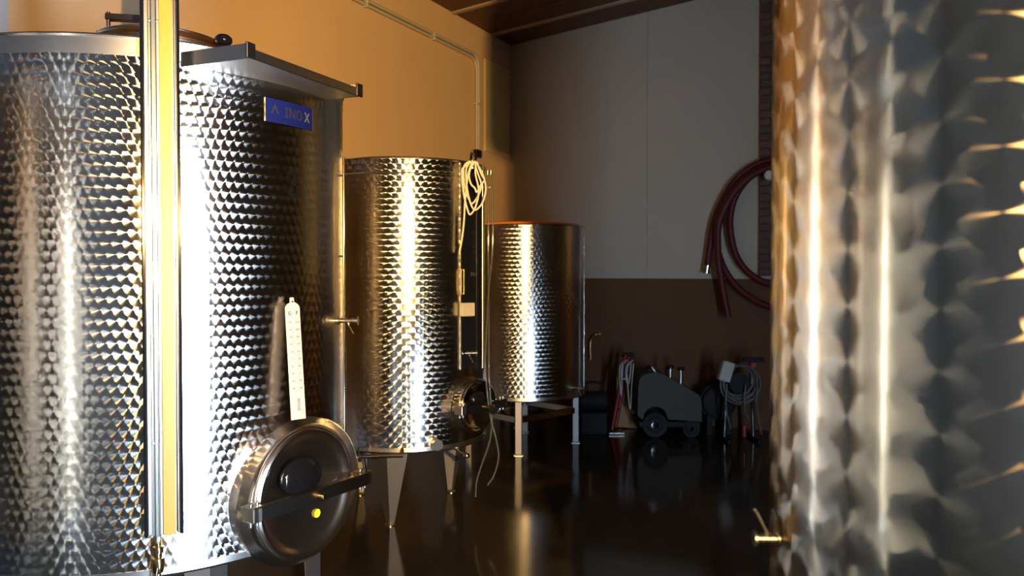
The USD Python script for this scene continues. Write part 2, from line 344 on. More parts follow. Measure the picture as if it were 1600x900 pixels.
# ---------------------------------------------------------------- tanks
class Tank(Thing):
    def __init__(self, name, label, cx, cy, R, zb, zt, mat, band=0.0, seam=0.0):
        super().__init__(name, label, 'tank', (cx, cy, 0), group='steel wine tanks')
        self.c, self.R, self.zb, self.zt = A(cx, cy, 0), R, zb, zt
        seg = 160; back = math.atan2(cy, cx)                    # the weld seam faces away
        th = back + np.linspace(0, 2 * np.pi, seg + 1); zs = np.linspace(zb, zt - band, 13)
        V = np.array([[cx + R * math.cos(t), cy + R * math.sin(t), z] for z in zs for t in th])
        UV = np.array([[(t - back) * R, z - zb] for z in zs for t in th]); f = []
        for i in range(len(zs) - 1):
            for j in range(seg):
                q = i * (seg + 1) + j; f += [[q, q + 1, q + seg + 2], [q, q + seg + 2, q + seg + 1]]
        p = path_of(self.path, 'shell')
        me = trimesh.Trimesh(V - self.o, f, process=False)
        nrm = np.stack([np.cos(np.tile(th, len(zs))), np.sin(np.tile(th, len(zs))), 0 * np.tile(th, len(zs))], 1)
        q = usdkit.mesh(stage, p, me, mat, smooth=True, uv=UV)
        from pxr import Vt
        q.CreateNormalsAttr(Vt.Vec3fArray.FromNumpy(nrm.astype(np.float32)))
        self.shell = p
        if band: self.part('top_band', self.about(lathe([(R - .002, zt - band), (R + .0015, zt - band), (R + .0015, zt), (R - .002, zt)], 128, True)), satin)
        self.part('top_rim', self.about(lathe([(R - .012, zt - .004), (R + .006, zt - .004), (R + .008, zt + .002), (R + .004, zt + .008), (R - .01, zt + .008)], 128, True)), steel)
        self.part('bottom_rim', self.about(lathe([(R - .03, zb - .026), (R + .002, zb - .026), (R + .006, zb - .018), (R + .004, zb + .004), (R - .03, zb + .004)], 128, True)), steel)
        self.part('base', self.about(lathe([(0, zb - .07), (R * .5, zb - .05), (R - .01, zb - .012), (R - .01, zb), (0, zb)], 96)), satin)
        if seam: self.part('bead', self.about(ring(R, .004, zt - seam, 128, 8)), steel)
    def about(self, m): m = m.copy(); m.apply_translation(self.c); return m
    def hit(self, px, py):
        d = ray(px, py); o = CAM - self.c
        a, b, c = d[0] ** 2 + d[1] ** 2, d[0] * o[0] + d[1] * o[1], o[0] ** 2 + o[1] ** 2 - self.R ** 2
        disc = b * b - a * c
        t = (-b - math.sqrt(max(disc, 0))) / a
        return CAM + d * t
    def frame(self, px, py):
        p = self.hit(px, py); n = p - self.c; n[2] = 0; n /= np.linalg.norm(n)
        p = self.c + n * self.R + UP * p[2]
        return p, n, np.cross(UP, n)
    def polar(self, phi, z, off=0.0):
        n0 = -self.c / np.linalg.norm(self.c); t0 = np.cross(UP, n0)
        n = n0 * math.cos(phi) + t0 * math.sin(phi)
        return self.c + n * (self.R + off) + UP * z, n, np.cross(UP, n)
    def wrap(self, m, p, off=.001):
        """bends a flat mesh (x along the wall, y up, z out) onto the shell about the point p"""
        m = m.copy(); th = math.atan2(p[1] - self.c[1], p[0] - self.c[0]); v = m.vertices
        a = th + v[:, 0] / self.R; r = self.R + off + v[:, 2]
        m.vertices = np.stack([self.c[0] + r * np.cos(a), self.c[1] + r * np.sin(a), p[2] + v[:, 1]], 1); return m
    def leg(self, phi, top_w=.17, foot_w=.05, mat=None, inset=.03, zt=None, lean=.04):
        """tapered angle leg: two folded plates meeting in an edge"""
        zt = zt or self.zb - .02; o, n, t = self.polar(phi, 0, -inset); th = .006; ms = []
        for sgn, dirv in ((1, t), (-1, t)):
            w1, w0 = top_w / 2, foot_w / 2
            q = []
            for z, w, r in ((0.012, w0, -lean), (zt, w1, 0)):
                e = o + n * r + UP * z; f_ = o + n * (r - w * .55) + t * sgn * w + UP * z
                q += [e, f_, e - n * th, f_ - n * th]
            ms.append(hexa(q))
        p = self.part('leg', cat(ms), mat or stand_m, smooth=False)
        self.part('foot', shifted(lathe([(0, 0), (.03, 0), (.03, .006), (.012, .014), (0, .014)], 20), o - n * (lean + .012)), steel, parent=p)
        return p
    def tap(self, px, py, length=.08, r=.011, lever_down=True, d=None, mat=None, name='tap'):
        o, n, t = self.frame(px, py); d = n if d is None else d / np.linalg.norm(d)
        x = np.cross(UP, d); x /= np.linalg.norm(x); y = np.cross(d, x)
        prof = [(0, -.004), (r * 1.7, -.004), (r * 1.7, .004), (r, .006), (r, length * .3), (r * 1.25, length * .31), (r * 1.25, length * .38), (r, length * .40), (r, length * .62), (r * 1.2, length * .63), (r * 1.2, length * .7), (r, length * .72), (r, length - .005), (r * 1.9, length - .004), (r * 1.9, length), (r * .7, length), (r * .7, length - .01), (0, length - .01)]
        p = self.part(name, framed(lathe(prof, 24), o, x, y, d), mat or steel)
        s = -1 if lever_down else 1
        e = o + d * length * .5
        self.part('lever', cat(rod(e, e + y * s * r * 1.8, r * .5, 10), bar(e + y * s * r * 1.6, e + y * s * (r * 1.6 + .042) + d * .022, .012, .004, up=d)), steel, parent=p)
        return p
    def manway(self, o, n, t, r, depth, mat=None, oval_by=.36, lugs=True):
        """round door on a flared collar with a clamp bar across it; n out, t to the right"""
        g = lambda m: framed(m, o, t, UP, n); mat = mat or satin_bright
        k = r
        def oval(m):                              # the collar opens from the round door to an oval on the tank
            m = m.copy(); v = m.vertices; w = np.clip(1 - v[:, 2] / depth, 0, 1) * oval_by
            v = v * np.stack([1 + .7 * w, 1 + .25 * w, 1 + 0 * w], 1); v[:, 0] += .82 * k * w; v[:, 1] -= .22 * k * w; m.vertices = v; return m
        p = self.part('manway_collar', g(oval(lathe([(k * 1.08, -.20), (k * 1.10, -.02), (k * 1.11, .0), (k * 1.10, .008), (k * 1.09, depth * .3), (k * 1.07, depth * .6), (k * 1.06, depth), (k * .96, depth), (k * .96, -.20)], 96, True))), mat, smooth=40)
        self.part('collar_ring', g(ring(k * 1.045, .006, depth * .98, 96, 10)), mat, parent=p, smooth=60)
        dz = depth
        prof = [(0, dz - .028), (k * .25, dz - .026), (k * .55, dz - .018), (k * .82, dz - .004), (k * .90, dz + .004), (k * .94, dz + .012), (k * 1.0, dz + .015), (k * 1.03, dz + .010), (k * 1.03, dz - .004), (k * .9, dz - .01), (0, dz - .04)]
        door = self.part('manway_door', g(lathe(prof, 96)), mat, smooth=40)
        h = depth + .055
        self.part('clamp_bar', framed(box(2.40 * k, .050, .034, (0, 0, h), .003), o, t, UP, n), dark_steel if r > .2 else black_plastic, smooth=False)
        if lugs:
            for sg in (-1, 1):
                ob = self.part('clamp_lug', framed(cat(box(.052, .054, .062, (sg * 1.20 * k, 0, h - .022), .004), box(.034, .030, .06, (sg * 1.13 * k, 0, h - .06), .004)), o, t, UP, n), steel, smooth=False)
                for q in (-.014, .014):
                    self.part('bolt', framed(shifted(lathe([(0, -.045), (.006, -.045), (.006, .03), (.009, .03), (.009, .037), (0, .037)], 14), A(0, 0, 0)), o + t * (sg * 1.20 * k + q) + n * (h - .02), t, -n, UP), steel, parent=ob)
        kr = k * .37
        kp = self.part('handwheel', framed(lathe([(0, depth - .018), (kr * .45, depth - .018), (kr * .75, depth - .008), (kr, depth + .012), (kr * 1.02, depth + .026), (kr * .92, depth + .040), (kr * .6, depth + .05), (kr * .3, depth + .052), (0, depth + .053)], 48), o + (t * -.045 + UP * .075) * (k / .235), t * 1.12, UP * .82, n), black_plastic, smooth=60)
        self.part('spindle', g(rod((0, 0, depth - .03), (0, 0, h + .045), .010, 16)), brass, smooth=50)
        return p, door, g, h

# ---- the next tank of the row, left of the frame; the right-hand tank mirrors it
t0 = Tank('wine_tank', 'steel tank left of the frame with amber lamp light put into its colour, mirrored in the close right-hand tank', -2.40, 1.66, .72, .47, 2.25, swirl('swirl_steel_left', .034, .037, .0265, rough=.19, color=(.38, .29, .20)), band=.06)  # warm steel colour stands in for amber lamp light on this tank
t0.part('roof', t0.about(lathe([(.71, 2.235), (.3, 2.25), (0, 2.255), (0, 2.235), (.3, 2.23), (.71, 2.215)], 96)), satin)
for q in (.4, 2.5, -1.7): t0.leg(q, .16, .10, inset=.06, lean=0)

# ---- tank 1, the large one in front on the left
t1 = Tank('wine_tank', 'large steel tank in front on the left, with yellow level gauge and blue plate', -1.545, 3.45, .80, .476, 2.28, swirl1, band=.06)
R = t1.R
t1.part('roof', t1.about(lathe([(R - .01, 2.275), (.3, 2.29), (0, 2.295), (0, 2.275), (.3, 2.27), (R - .01, 2.255)], 96)), satin)
for ph in (math.radians(14), math.radians(61), math.radians(-76), math.radians(170)):
    t1.leg(ph, .16, .12, inset=.07, lean=.0)
# level gauge
o, n, t = t1.frame(253, 470)
px = 2.66 / F
def gpos(x): return (x - 253.5) * px
g = lambda m: framed(m, A(o[0], o[1], 0), t, UP, n)      # x to the right, y up, z out
gz0, gz1 = t1.hit(253, 833)[2], 2.86
gh, gc = gz1 - gz0, (gz1 + gz0) / 2
gp = t1.part('gauge_plate', g(box(.119, gh, .004, (0, gc, .020), .001)), steel, smooth=False)
for x in (227.2, 279.6):
    t1.part('edge_strip', g(box(.010, gh, .034, (gpos(x), gc, .018), .002)), black_plastic, smooth=False, parent=gp)
t1.part('side_rail', g(box(.016, gh - .01, .010, (gpos(233), gc, .029), .003)), steel, smooth=False, parent=gp)
t1.part('side_rail', g(box(.008, gh - .01, .010, (gpos(275), gc, .029), .003)), steel, smooth=False, parent=gp)
t1.part('sight_tube', rod(o * A(1, 1, 0) + t * gpos(244) + n * .034 + UP * (gz0 - .02), o * A(1, 1, 0) + t * gpos(244) + n * .034 + UP * gz1, .0095, 24), clear, smooth=60)
sc = t1.part('scale_strip', g(box(.039, gh, .004, (gpos(261.5), gc, .027), .001)), yellow, smooth=False, label='yellow level scale')
ticks = [box(.004 if k % 5 else .009, .0016, .0008, (gpos(257) + (0 if k % 5 else .002), gz0 + .02 + .0125 * k, .0293)) for k in range(int((gh - .04) / .0125))]
t1.part('scale_marks', g(cat(ticks)), plain('scale_ink', (.45, .22, .01), .5), smooth=False, parent=sc, kind='stuff')
for yy in (37, 410, 690):
    zz = t1.hit(243, yy)[2]
    for x in (238.5, 249.5):
        t1.part('screw', g(shifted(lathe([(0, .003), (.004, .002), (.005, 0), (0, 0)], 12), A(gpos(x), zz, .0335))), steel, parent=gp)
vb = o * A(1, 1, 0) + t * gpos(244) + n * .034
vz = gz0 - .02
t1.part('gauge_valve', shifted(lathe([(0, 0), (.010, 0), (.010, -.012), (.017, -.013), (.017, -.034), (.012, -.036), (.012, -.05), (.020, -.052), (.022, -.075), (.016, -.10), (.009, -.105), (.009, -.16), (0, -.16)], 24), vb + UP * vz), brass)
t1.part('gauge_elbow', cat(rod(vb + UP * (vz - .07), vb - n * .05 + UP * (vz - .07), .010), bar(vb + UP * (vz - .06) + n * .012, vb + UP * (vz - .125) + n * .022 - t * .01, .012, .005, up=t)), steel)
# blue plate and painted 3
p = t1.hit(451, 177); 
def flat(x0, x1, y0, y1, n_=10, th=.002):
    return trimesh.util.concatenate([box((x1 - x0) / n_, y1 - y0, th, (x0 + (x1 - x0) * (k + .5) / n_, (y0 + y1) / 2, th / 2)) for k in range(n_)])
pl, pr = t1.hit(415, 175), t1.hit(487, 177)
ang = lambda q: math.atan2(q[1] - t1.c[1], q[0] - t1.c[0])
wdt = abs(ang(pr) - ang(pl)) * R; hgt = .042 * 2.65 / 2.65 * 1.9
hgt = t1.hit(451, 160)[2] - t1.hit(451, 196)[2]
mid = t1.c + A(math.cos((ang(pl) + ang(pr)) / 2), math.sin((ang(pl) + ang(pr)) / 2), 0) * R + UP * t1.hit(451, 178)[2]
lp = t1.part('blue_plate', t1.wrap(flat(-wdt / 2, wdt / 2, -hgt / 2, hgt / 2), mid, .001), blue_label, smooth=20, label='blue maker plate')
for a_, b_, c_, d_ in ((-wdt / 2 - .003, -wdt / 2, -hgt / 2, hgt / 2), (wdt / 2, wdt / 2 + .003, -hgt / 2, hgt / 2)):
    t1.part('plate_edge', t1.wrap(flat(a_, b_, c_, d_, 1, .003), mid, .001), steel, smooth=False, parent=lp)
tm = meshkit.text_mesh('INO', .036, .0008, True); xo = tm.bounds[1][0]
tm.apply_translation([-wdt * .16, -.016, .0022]); t1.part('lettering', t1.wrap(tm, mid), label_ink, smooth=False, parent=lp)
tx = meshkit.text_mesh('X', .036, .0008, True); tx.apply_translation([-wdt * .16 + xo + .012, -.016, .0022]); t1.part('lettering', t1.wrap(tx, mid), label_grey, smooth=False, parent=lp)
em = trimesh.creation.extrude_polygon(Polygon([(-.02, -.016), (0, .024), (.02, -.016), (.011, -.016), (0, .007), (-.011, -.016)]), .0008, engine='earcut')
em.apply_translation([-wdt * .34, .004, .0022]); t1.part('emblem', t1.wrap(em, mid), label_ink, smooth=False, parent=lp)
p3 = t1.hit(456, 288); th3 = (t1.hit(456, 268)[2] - t1.hit(456, 307)[2])
t3m = meshkit.text_mesh('3', th3, .0012, True); t3m.apply_translation([-t3m.bounds[1][0] / 2, -th3 / 2, 0]); t3m.vertices[:, 0] *= .85
t1.part('number', t1.wrap(t3m, p3, .001), ink, smooth=False, label='painted black number 3')
# side level tube and tap on the right flank
o2, n2, t2 = t1.frame(529, 450)
lt = o2 * A(1, 1, 0) + n2 * .024
z0_, z1_ = t1.hit(529, 700)[2], t1.hit(529, 246)[2]
lv = t1.part('level_tube', rod(lt + UP * z0_, lt + UP * z1_, .0052, 14), polished, smooth=60)
for zz in (z1_ - .08, z0_ + .1, (z0_ + z1_) / 2 + .2):
    t1.part('tube_clip', rod(lt + UP * zz, lt - n2 * .03 + UP * zz, .004, 8), steel, parent=lv)
t1.tap(529, 501, .085, .0105)
# ladder shelf at the top right
hs = 2.20
PA, PB = on_height(390, 91, hs), on_height(560, 151, hs)
ab = (PB - PA) / np.linalg.norm(PB - PA); inn = np.cross(UP, ab); inn = inn if np.dot(inn, t1.c - PA) > 0 else -inn
def to_shell(p, d):
    q = p[:2] - t1.c[:2]; b = np.dot(q, d[:2]); c_ = np.dot(q, q) - (R - .004) ** 2; return p + d * (-b - math.sqrt(max(b * b - c_, 0)))
edge = [to_shell(PA + (PB - PA) * k / 8, inn) for k in range(9)]
poly = [PA, PB] + edge[::-1]
org = PA.copy()
loc = [(np.dot(q - org, ab), np.dot(q - org, inn)) for q in poly]
sh = t1.part('ladder_shelf', prism(loc, .006, org, ab, inn, np.cross(ab, inn)), satin, smooth=False)
hA, hB = .050, .050
t1.part('shelf_end', hexa([PA + ab * a_ + inn * i + UP * z for a_ in (-.003, .003) for i in (-.0, np.linalg.norm(edge[0] - PA)) for z in (0, hA)]), steel, smooth=False, parent=sh)
t1.part('shelf_end', hexa([PB + ab * a_ + inn * i + UP * z for a_ in (-.003, .003) for i in (-.0, np.linalg.norm(edge[-1] - PB)) for z in (0, hB)]), steel, smooth=False, parent=sh)
t1.part('shelf_lip', bar(PA + UP * .016 - inn * .003, PB + UP * .016 - inn * .003, .006, .034), steel, smooth=False, parent=sh)
for q, hh in ((PA, hA), (PB, hB)):
    t1.part('corner_tab', bar(q - inn * .004 + ab * .02 * (1 if q is PB else 1), q - inn * .004 - ab * .02, .008, .001 + hh, bevel=.001).apply_translation(UP * hh / 2), dark_steel, smooth=False, parent=sh)
# hatch on the roof
hz = 2.405; hc = A(-1.437, 3.30, 0)
hp = t1.part('hatch_neck', shifted(lathe([(.22, 2.28), (.22, hz), (.20, hz), (.20, 2.28)], 72, True), hc), satin)
t1.part('hatch_lid', shifted(lathe([(0, hz + .06), (.12, hz + .052), (.22, hz + .03), (.248, hz + .022), (.252, hz + .012), (.245, hz + .002), (.20, hz), (0, hz)], 96), hc), copper, smooth=50)
t1.part('lid_rib', shifted(cat(ring(.238, .005, hz + .028, 96, 8), ring(.20, .004, hz + .038, 96, 8)), hc), steel, smooth=60)
ha = A(-1.70, 3.22, 0)
q0 = at(166, 27, 3.18); q1 = q0 + A(.25, .03, -.005)
t1.part('lid_bar', bar(q0, q1, .035, .024), dark_steel, smooth=False)
t1.part('lid_latch', cat(rod(q0 + A(.008, 0, .02), q0 + A(.008, 0, -.075), .008, 12), bar(q0 + A(.008, -.03, -.07), q0 + A(.008, .05, -.07), .07, .022)), steel, smooth=40)
kn = at(349, 63, 3.2)
t1.part('lid_knob', shifted(lathe([(0, .022), (.022, .020), (.034, .008), (.034, -.008), (.022, -.020), (0, -.022)], 24), kn), black_plastic, smooth=50)
# manway
om, nm, tm_ = t1.frame(452, 765)
MR, MD = .235, .085
mp, door, g1, hbar = t1.manway(om, nm, tm_, MR, MD)
t1.part('door_sticker', g1(shifted(lathe([(0, .0012), (.016, .001), (.017, 0), (0, 0)], 28), A(.075, -.10, MD - .0128))), sticker_yellow, parent=door, label='round yellow sticker')
lt0 = om + tm_ * MR * 1.13 + nm * (hbar + .01) + UP * .03
t1.part('clamp_lever', rod(lt0, lt0 + UP * .055 - tm_ * .012, .007, 12), polished, smooth=50)

# thermometer standing on the collar
pa, pb = t1.hit(466, 640), t1.hit(455, 480)
nb_ = nm; 
cd_ = CAM - pa; cd_[2] = 0; cd_ /= np.linalg.norm(cd_)
fz = nm * .62 + cd_ * .38; fz /= np.linalg.norm(fz)
bot, top = at(465.5, 655, pa[1] - .10), at(455, 470, pb[1] - .035)
yv = (top - bot); hh = np.linalg.norm(yv); yv /= hh
xv = np.cross(yv, fz); xv /= np.linalg.norm(xv); zv = np.cross(xv, yv)
th = Thing('thermometer', 'white wall thermometer leaning on the big tank above its round door', 'thermometer', bot)
tw = .056
outline = [(-tw / 2, 0), (tw / 2, 0)] + [(tw / 2 * math.cos(q), hh - .03 + .024 * math.sin(q)) for q in np.linspace(0, math.pi / 2 - .25, 8)] + [(.006, hh + .012), (-.006, hh + .012)] + [(tw / 2 * math.cos(q), hh - .03 + .024 * math.sin(q)) for q in np.linspace(math.pi / 2 + .25, math.pi, 8)]
tf = lambda m: framed(m, bot, xv, yv, zv)
board = th.part('board', tf(trimesh.creation.extrude_polygon(Polygon(outline), .010, engine='earcut')), white_plastic, smooth=False)
th.part('hanging_hole', tf(shifted(lathe([(0, .001), (.003, .001), (.003, 0), (0, 0)], 12), A(0, hh - .004, .010))), ink, parent=board)
th.part('glass_tube', tf(cat(rod((0.002, .085, .012), (0.002, hh - .075, .012), .0028, 10), lathe([(0, -.005), (.004, -.003), (.005, 0), (.004, .003), (0, .005)], 12).apply_translation([.002, .082, .012]))), plain('thermo_glass', (.7, .66, .6), .15), smooth=60)
th.part('bulb_guard', tf(cat([box(.012, .0016, .0012, (.002, .035 + .005 * k, .0106)) for k in range(9)])), ink, smooth=False)
for side, nums, cap in ((-1, ['50', '40', '30', '20', '10', '0', '10', '20', '30', '40'], 'C'), (1, ['120', '100', '80', '70', '50', '30', '20', '0', '20', '40'], 'F')):
    for k, s_ in enumerate(nums):
        q = meshkit.text_mesh(s_, .0062, .0006); q.apply_translation([side * .015 - q.bounds[1][0] / 2, hh - .085 - .0275 * k, .0101])
        th.part('numeral', tf(q), ink, smooth=False)
    q = meshkit.text_mesh(cap, .012, .0006, True); q.apply_translation([side * .015 - q.bounds[1][0] / 2, hh - .053, .0101]); th.part('letter', tf(q), ink, smooth=False)
th.part('degree_marks', tf(cat([box(.006, .0007, .0006, (sgn * .0065 + .002, .10 + .0055 * k, .0103)) for sgn in (-1, 1) for k in range(int((hh - .19) / .0055))])), ink, smooth=False, kind='stuff')

# ---- tank 2
t2k = Tank('wine_tank', 'middle steel tank with white cord coil hanging at its right edge', -.685, 5.1, .51, .473, 2.148, swirl2, band=.0, seam=.085)
t2k.part('roof', t2k.about(lathe([(.50, 2.145), (.3, 2.17), (0, 2.18), (0, 2.16), (.3, 2.15), (.50, 2.125)], 96)), satin)
lf = on_height(607, 824, 0); an = math.atan2(lf[1] - 5.1, lf[0] + .685)
n0 = -t2k.c / np.linalg.norm(t2k.c); phi0 = math.atan2(np.dot(lf - t2k.c, np.cross(UP, n0)), np.dot(lf - t2k.c, n0))
for q in (0, 2.5, -2.1): t2k.leg(phi0 + q, .23, .05, inset=.02, lean=.07)
# bottom outlet with ball valve, pointing left in front of the leg
ob = at(619, 712, 4.56)
dv = A(-1, -.1, 0) / np.linalg.norm(A(-1, -.1, 0))
ov = t2k.part('outlet_pipe', cat(framed(lathe([(0, -.04), (.011, -.04), (.011, .10), (.014, .10), (.014, .135), (.011, .135), (.011, .21), (0, .21)], 20), ob, np.cross(UP, dv), UP, dv), rod(ob - dv * .03, ob - dv * .03 + A(0, .06, .05), .012)), polished)
t2k.part('valve_lever', bar(ob + dv * .20 + UP * -.02, ob + dv * .215 + UP * .052, .014, .008), polished, smooth=False, parent=ov)
fo, fn, ft = t2k.frame(678, 690)
t2k.part('outlet_flange', framed(lathe([(0, 0), (.035, 0), (.035, .012), (.02, .014), (.02, .05), (.032, .052), (.032, .062), (0, .062)], 24), fo + UP * -.01, ft, UP, fn), steel)
go = at(729, 712, 4.72)
t2k.part('drain_tap', cat(rod(go, go + A(-.09, .05, .05), .013), shifted(lathe([(0, -.018), (.016, -.012), (.02, 0), (.016, .012), (0, .018)], 16), go)), polished, smooth=50)
# dark gauge plate on the right flank
o, n, t = t2k.frame(733, 420); cdv = CAM - o; cdv[2] = 0; cdv /= np.linalg.norm(cdv)
gn = n * .62 + cdv * .5; gn /= np.linalg.norm(gn); gt = np.cross(UP, gn)
go = o * A(1, 1, 0) + gn * .03
zb2, zt2 = at(735, 575, go[1])[2], at(735, 262, go[1])[2]
gg = lambda m: framed(m, go, gt, UP, gn)
gp2 = t2k.part('gauge_plate', gg(box(.145, zt2 - zb2, .012, (0, (zt2 + zb2) / 2, 0), .002)), navy, smooth=False, label='dark navy gauge plate')
for x, w_ in ((-.078, .010), (.078, .012)):
    t2k.part('edge_strip', gg(box(w_, zt2 - zb2 + .03, .03, (x, (zt2 + zb2) / 2 + .01, -.003), .003)), steel if x < 0 else satin, smooth=False, parent=gp2)
t2k.part('plate_bracket', cat(bar(go + UP * (zt2 - .1), go - gn * .06 - n * .05 + UP * (zt2 - .1), .03, .01), bar(go + UP * (zb2 + .1), go - gn * .06 - n * .05 + UP * (zb2 + .1), .03, .01)), steel, smooth=False, parent=gp2)
bq = at(723, 483, go[1])[2]; bx = np.dot(at(723, 483, go[1]) - go, gt)
t2k.part('junction_box', gg(box(.088, .080, .035, (bx, bq, .026), .004)), white_plastic, smooth=False, label='small white box')
hz_ = at(716, 440, go[1])[2]
t2k.part('plate_handle', gg(cat(box(.008, .15, .008, (-.066, hz_, .028), .002), box(.008, .008, .03, (-.066, hz_ + .07, .014)), box(.008, .008, .03, (-.066, hz_ - .07, .014)))), brass, smooth=False)
tq = meshkit.text_mesh('litri', .022, .0008); tq.apply_translation([-.01, at(740, 431, go[1])[2], .0062]); t2k.part('lettering', gg(tq), label_grey, smooth=False)
rr = at(754, 400, go[1]) ; rr[2] = 0
t2k.part('gauge_rod', rod(rr + UP * (zb2 + .0), rr + UP * (zt2 - .02), .007), satin, smooth=60)
t2k.part('rod_bracket', cat(bar(at(752, 293, go[1]), at(767, 293, go[1]), .012, .012)), white_plastic, smooth=False)
t2k.tap(722, 552, .09, .010, d=gn * .3 + gt * 1.0)
o, n, t = t2k.frame(735, 632)
cdv = CAM - o; cdv[2] = 0; cdv /= np.linalg.norm(cdv)
mn = n * .85 + cdv * .15; mn /= np.linalg.norm(mn)
t2k.manway(o - n * .01, mn, np.cross(UP, mn), .150, .07, mat=polished, oval_by=.1)
kk = at(770, 640, 4.75)
t2k.part('clamp_knob', framed(lathe([(0, -.03), (.022, -.028), (.03, 0), (.022, .028), (0, .03)], 20), kk, A(1, 0, 0), A(0, 0, 1), A(0, -1, 0)), black_plastic, smooth=50)
# clear hoses down the right side
dq = go[1] + .02
for k, pts in enumerate(([(767, 270), (770, 330), (769, 400), (764, 450), (760, 520), (758, 570), (761, 610), (766, 650), (776, 690), (779, 715), (772, 742), (762, 758)],
                         [(762, 270), (763, 340), (763, 420), (764, 500), (764, 580), (767, 630), (769, 655), (765, 690), (753, 725), (745, 752), (743, 776)])):
    hs_ = Thing('clear_hose', ('clear thin hose bowing out right below the middle tank door', 'clear thin hose ending straight down beside the middle tank leg')[k], 'hose', at(765, 500, dq), group='clear hoses of the middle tank')
    P = [at(x, y, dq - .07 + .02 * k) for x, y in pts]
    zf = min(q[2] for q in P)
    hs_.part('tube', tube(smooth_path(P, 8), .0062, 10), clear, smooth=60)
    hs_.part('end_fitting', shifted(lathe([(0, -.012), (.009, -.012), (.009, .014), (0, .014)], 14), P[0]), steel)
# white cord coil
cdp = go[1] - .05
cord = Thing('cord_coil', 'coil of white cord hanging at the right edge of the middle tank', 'cord', at(740, 250, cdp))
loops = []
rng = np.random.default_rng(3)
top0 = (738, 250)
specs = [(724, 752, 318), (728, 759, 328), (722, 748, 335), (733, 757, 300)]
pts = [top0]
for k, (xl, xr, yb) in enumerate(specs):
    dd = .012 * k
    pts += [(xl + 2, 258 + 2 * k), (xl, 275), (xl + 3, (yb + 275) / 2), (xl + 9, yb - 6), ((xl + xr) / 2, yb), (xr - 5, yb - 12), (xr, (yb + 270) / 2 - 4), (xr - 5, 272), (739 + 2 * k, 253)]
P = [at(x, y, cdp - .006 * math.sin(i * 1.3) - .0012 * i) for i, (x, y) in enumerate(pts)]
cord.part('coil', tube(smooth_path(P, 8), .0058, 10), cord_white, smooth=60)
P = [at(x, y, cdp - .03) for x, y in ((738, 252), (731, 275), (727, 310), (725, 345), (722, 372), (718, 394))]
cord.part('loose_end', tube(smooth_path(P, 8), .0058, 10), cord_white, smooth=60)
hk = Thing('cord_hook', 'black hook above the white cord coil', 'hook', at(738, 240, cdp))
P = [at(x, y, cdp + .0) for x, y in ((736, 262), (736, 246), (738, 238), (742, 236), (744, 241), (743, 250))]
hk.part('hook', tube(smooth_path(P, 8), .008, 10), black_plastic, smooth=60)
hk.part('hook_arm', bar(at(737, 262, cdp), go + UP * (zt2 - .0) , .02, .012), steel, smooth=False)

# ---- tank 3, the far one on its square stand
t3 = Tank('wine_tank', 'far small steel tank on a square tube stand with a lid painted with the orange wall reflection', .10, 6.95, .53, .469, 1.873, swirl3)
t3.part('lid', t3.about(lathe([(0, 1.915), (.44, 1.908), (.49, 1.898), (.505, 1.885), (.505, 1.87), (.40, 1.865), (0, 1.865)], 96)), lid_orange_reflection, smooth=50, label='lid lying on the tank, orange wall reflection put into its colour')
lg = [A(.052, 6.50, 0), A(.555, 6.97, 0), A(-.38, 6.97, 0), A(.12, 7.42, 0)]
for q in lg:
    lp_ = t3.part('stand_leg', shifted(box(.056, .056, .436, (0, 0, .224), .004), q), stand_m, smooth=False)
    t3.part('foot', shifted(box(.075, .075, .008, (0, 0, .004), .002), q), steel, smooth=False, parent=lp_)
    for s_ in (-1, 1): t3.part('bolt', framed(lathe([(0, 0), (.009, 0), (.009, .006), (0, .006)], 6), q + UP * .22 + A(s_ * .028, 0, 0), A(0, 1, 0), A(0, 0, s_), A(s_, 0, 0)), steel, parent=lp_)
for a_, b_ in ((0, 1), (1, 3), (3, 2), (2, 0)):
    u_ = (lg[b_] - lg[a_]) / np.linalg.norm(lg[b_] - lg[a_])
    t3.part('stand_rail', bar(lg[a_] + u_ * .028 + UP * .285, lg[b_] - u_ * .028 + UP * .285, .04, .05), polished, smooth=False)
o, n, t = t3.frame(909, 500)
lt = o * A(1, 1, 0) + n * .02
t3.part('level_tube', rod(lt + UP * .50, lt + UP * 1.8, .006), polished, smooth=60)
t3.tap(897, 606, .10, .012)

# ---- tank 4, close on the right
tc = A(.985, 1.42, 0)
t4 = Tank('wine_tank', 'close steel tank filling the right edge of the view', tc[0], tc[1], .50, .62, 2.60, swirl4)
t4.part('roof', t4.about(lathe([(.49, 2.60), (.3, 2.66), (0, 2.68), (0, 2.66), (.3, 2.63), (.49, 2.58)], 96)), satin)
t4.part('added_shade_band', t4.about(lathe([(.505, 2.10), (.55, 2.115), (.565, 2.14), (.565, 2.54), (.55, 2.565), (.505, 2.58)], 128, True)), steel)  # band added above the frame to shade the upper left wall
for k in range(3): t4.leg(math.radians(20 + 120 * k), .18, .06)
o, n, t = t4.frame(1216, 842)
t4.tap(1218, 842, .046, .0075, lever_down=False, mat=dark_steel)

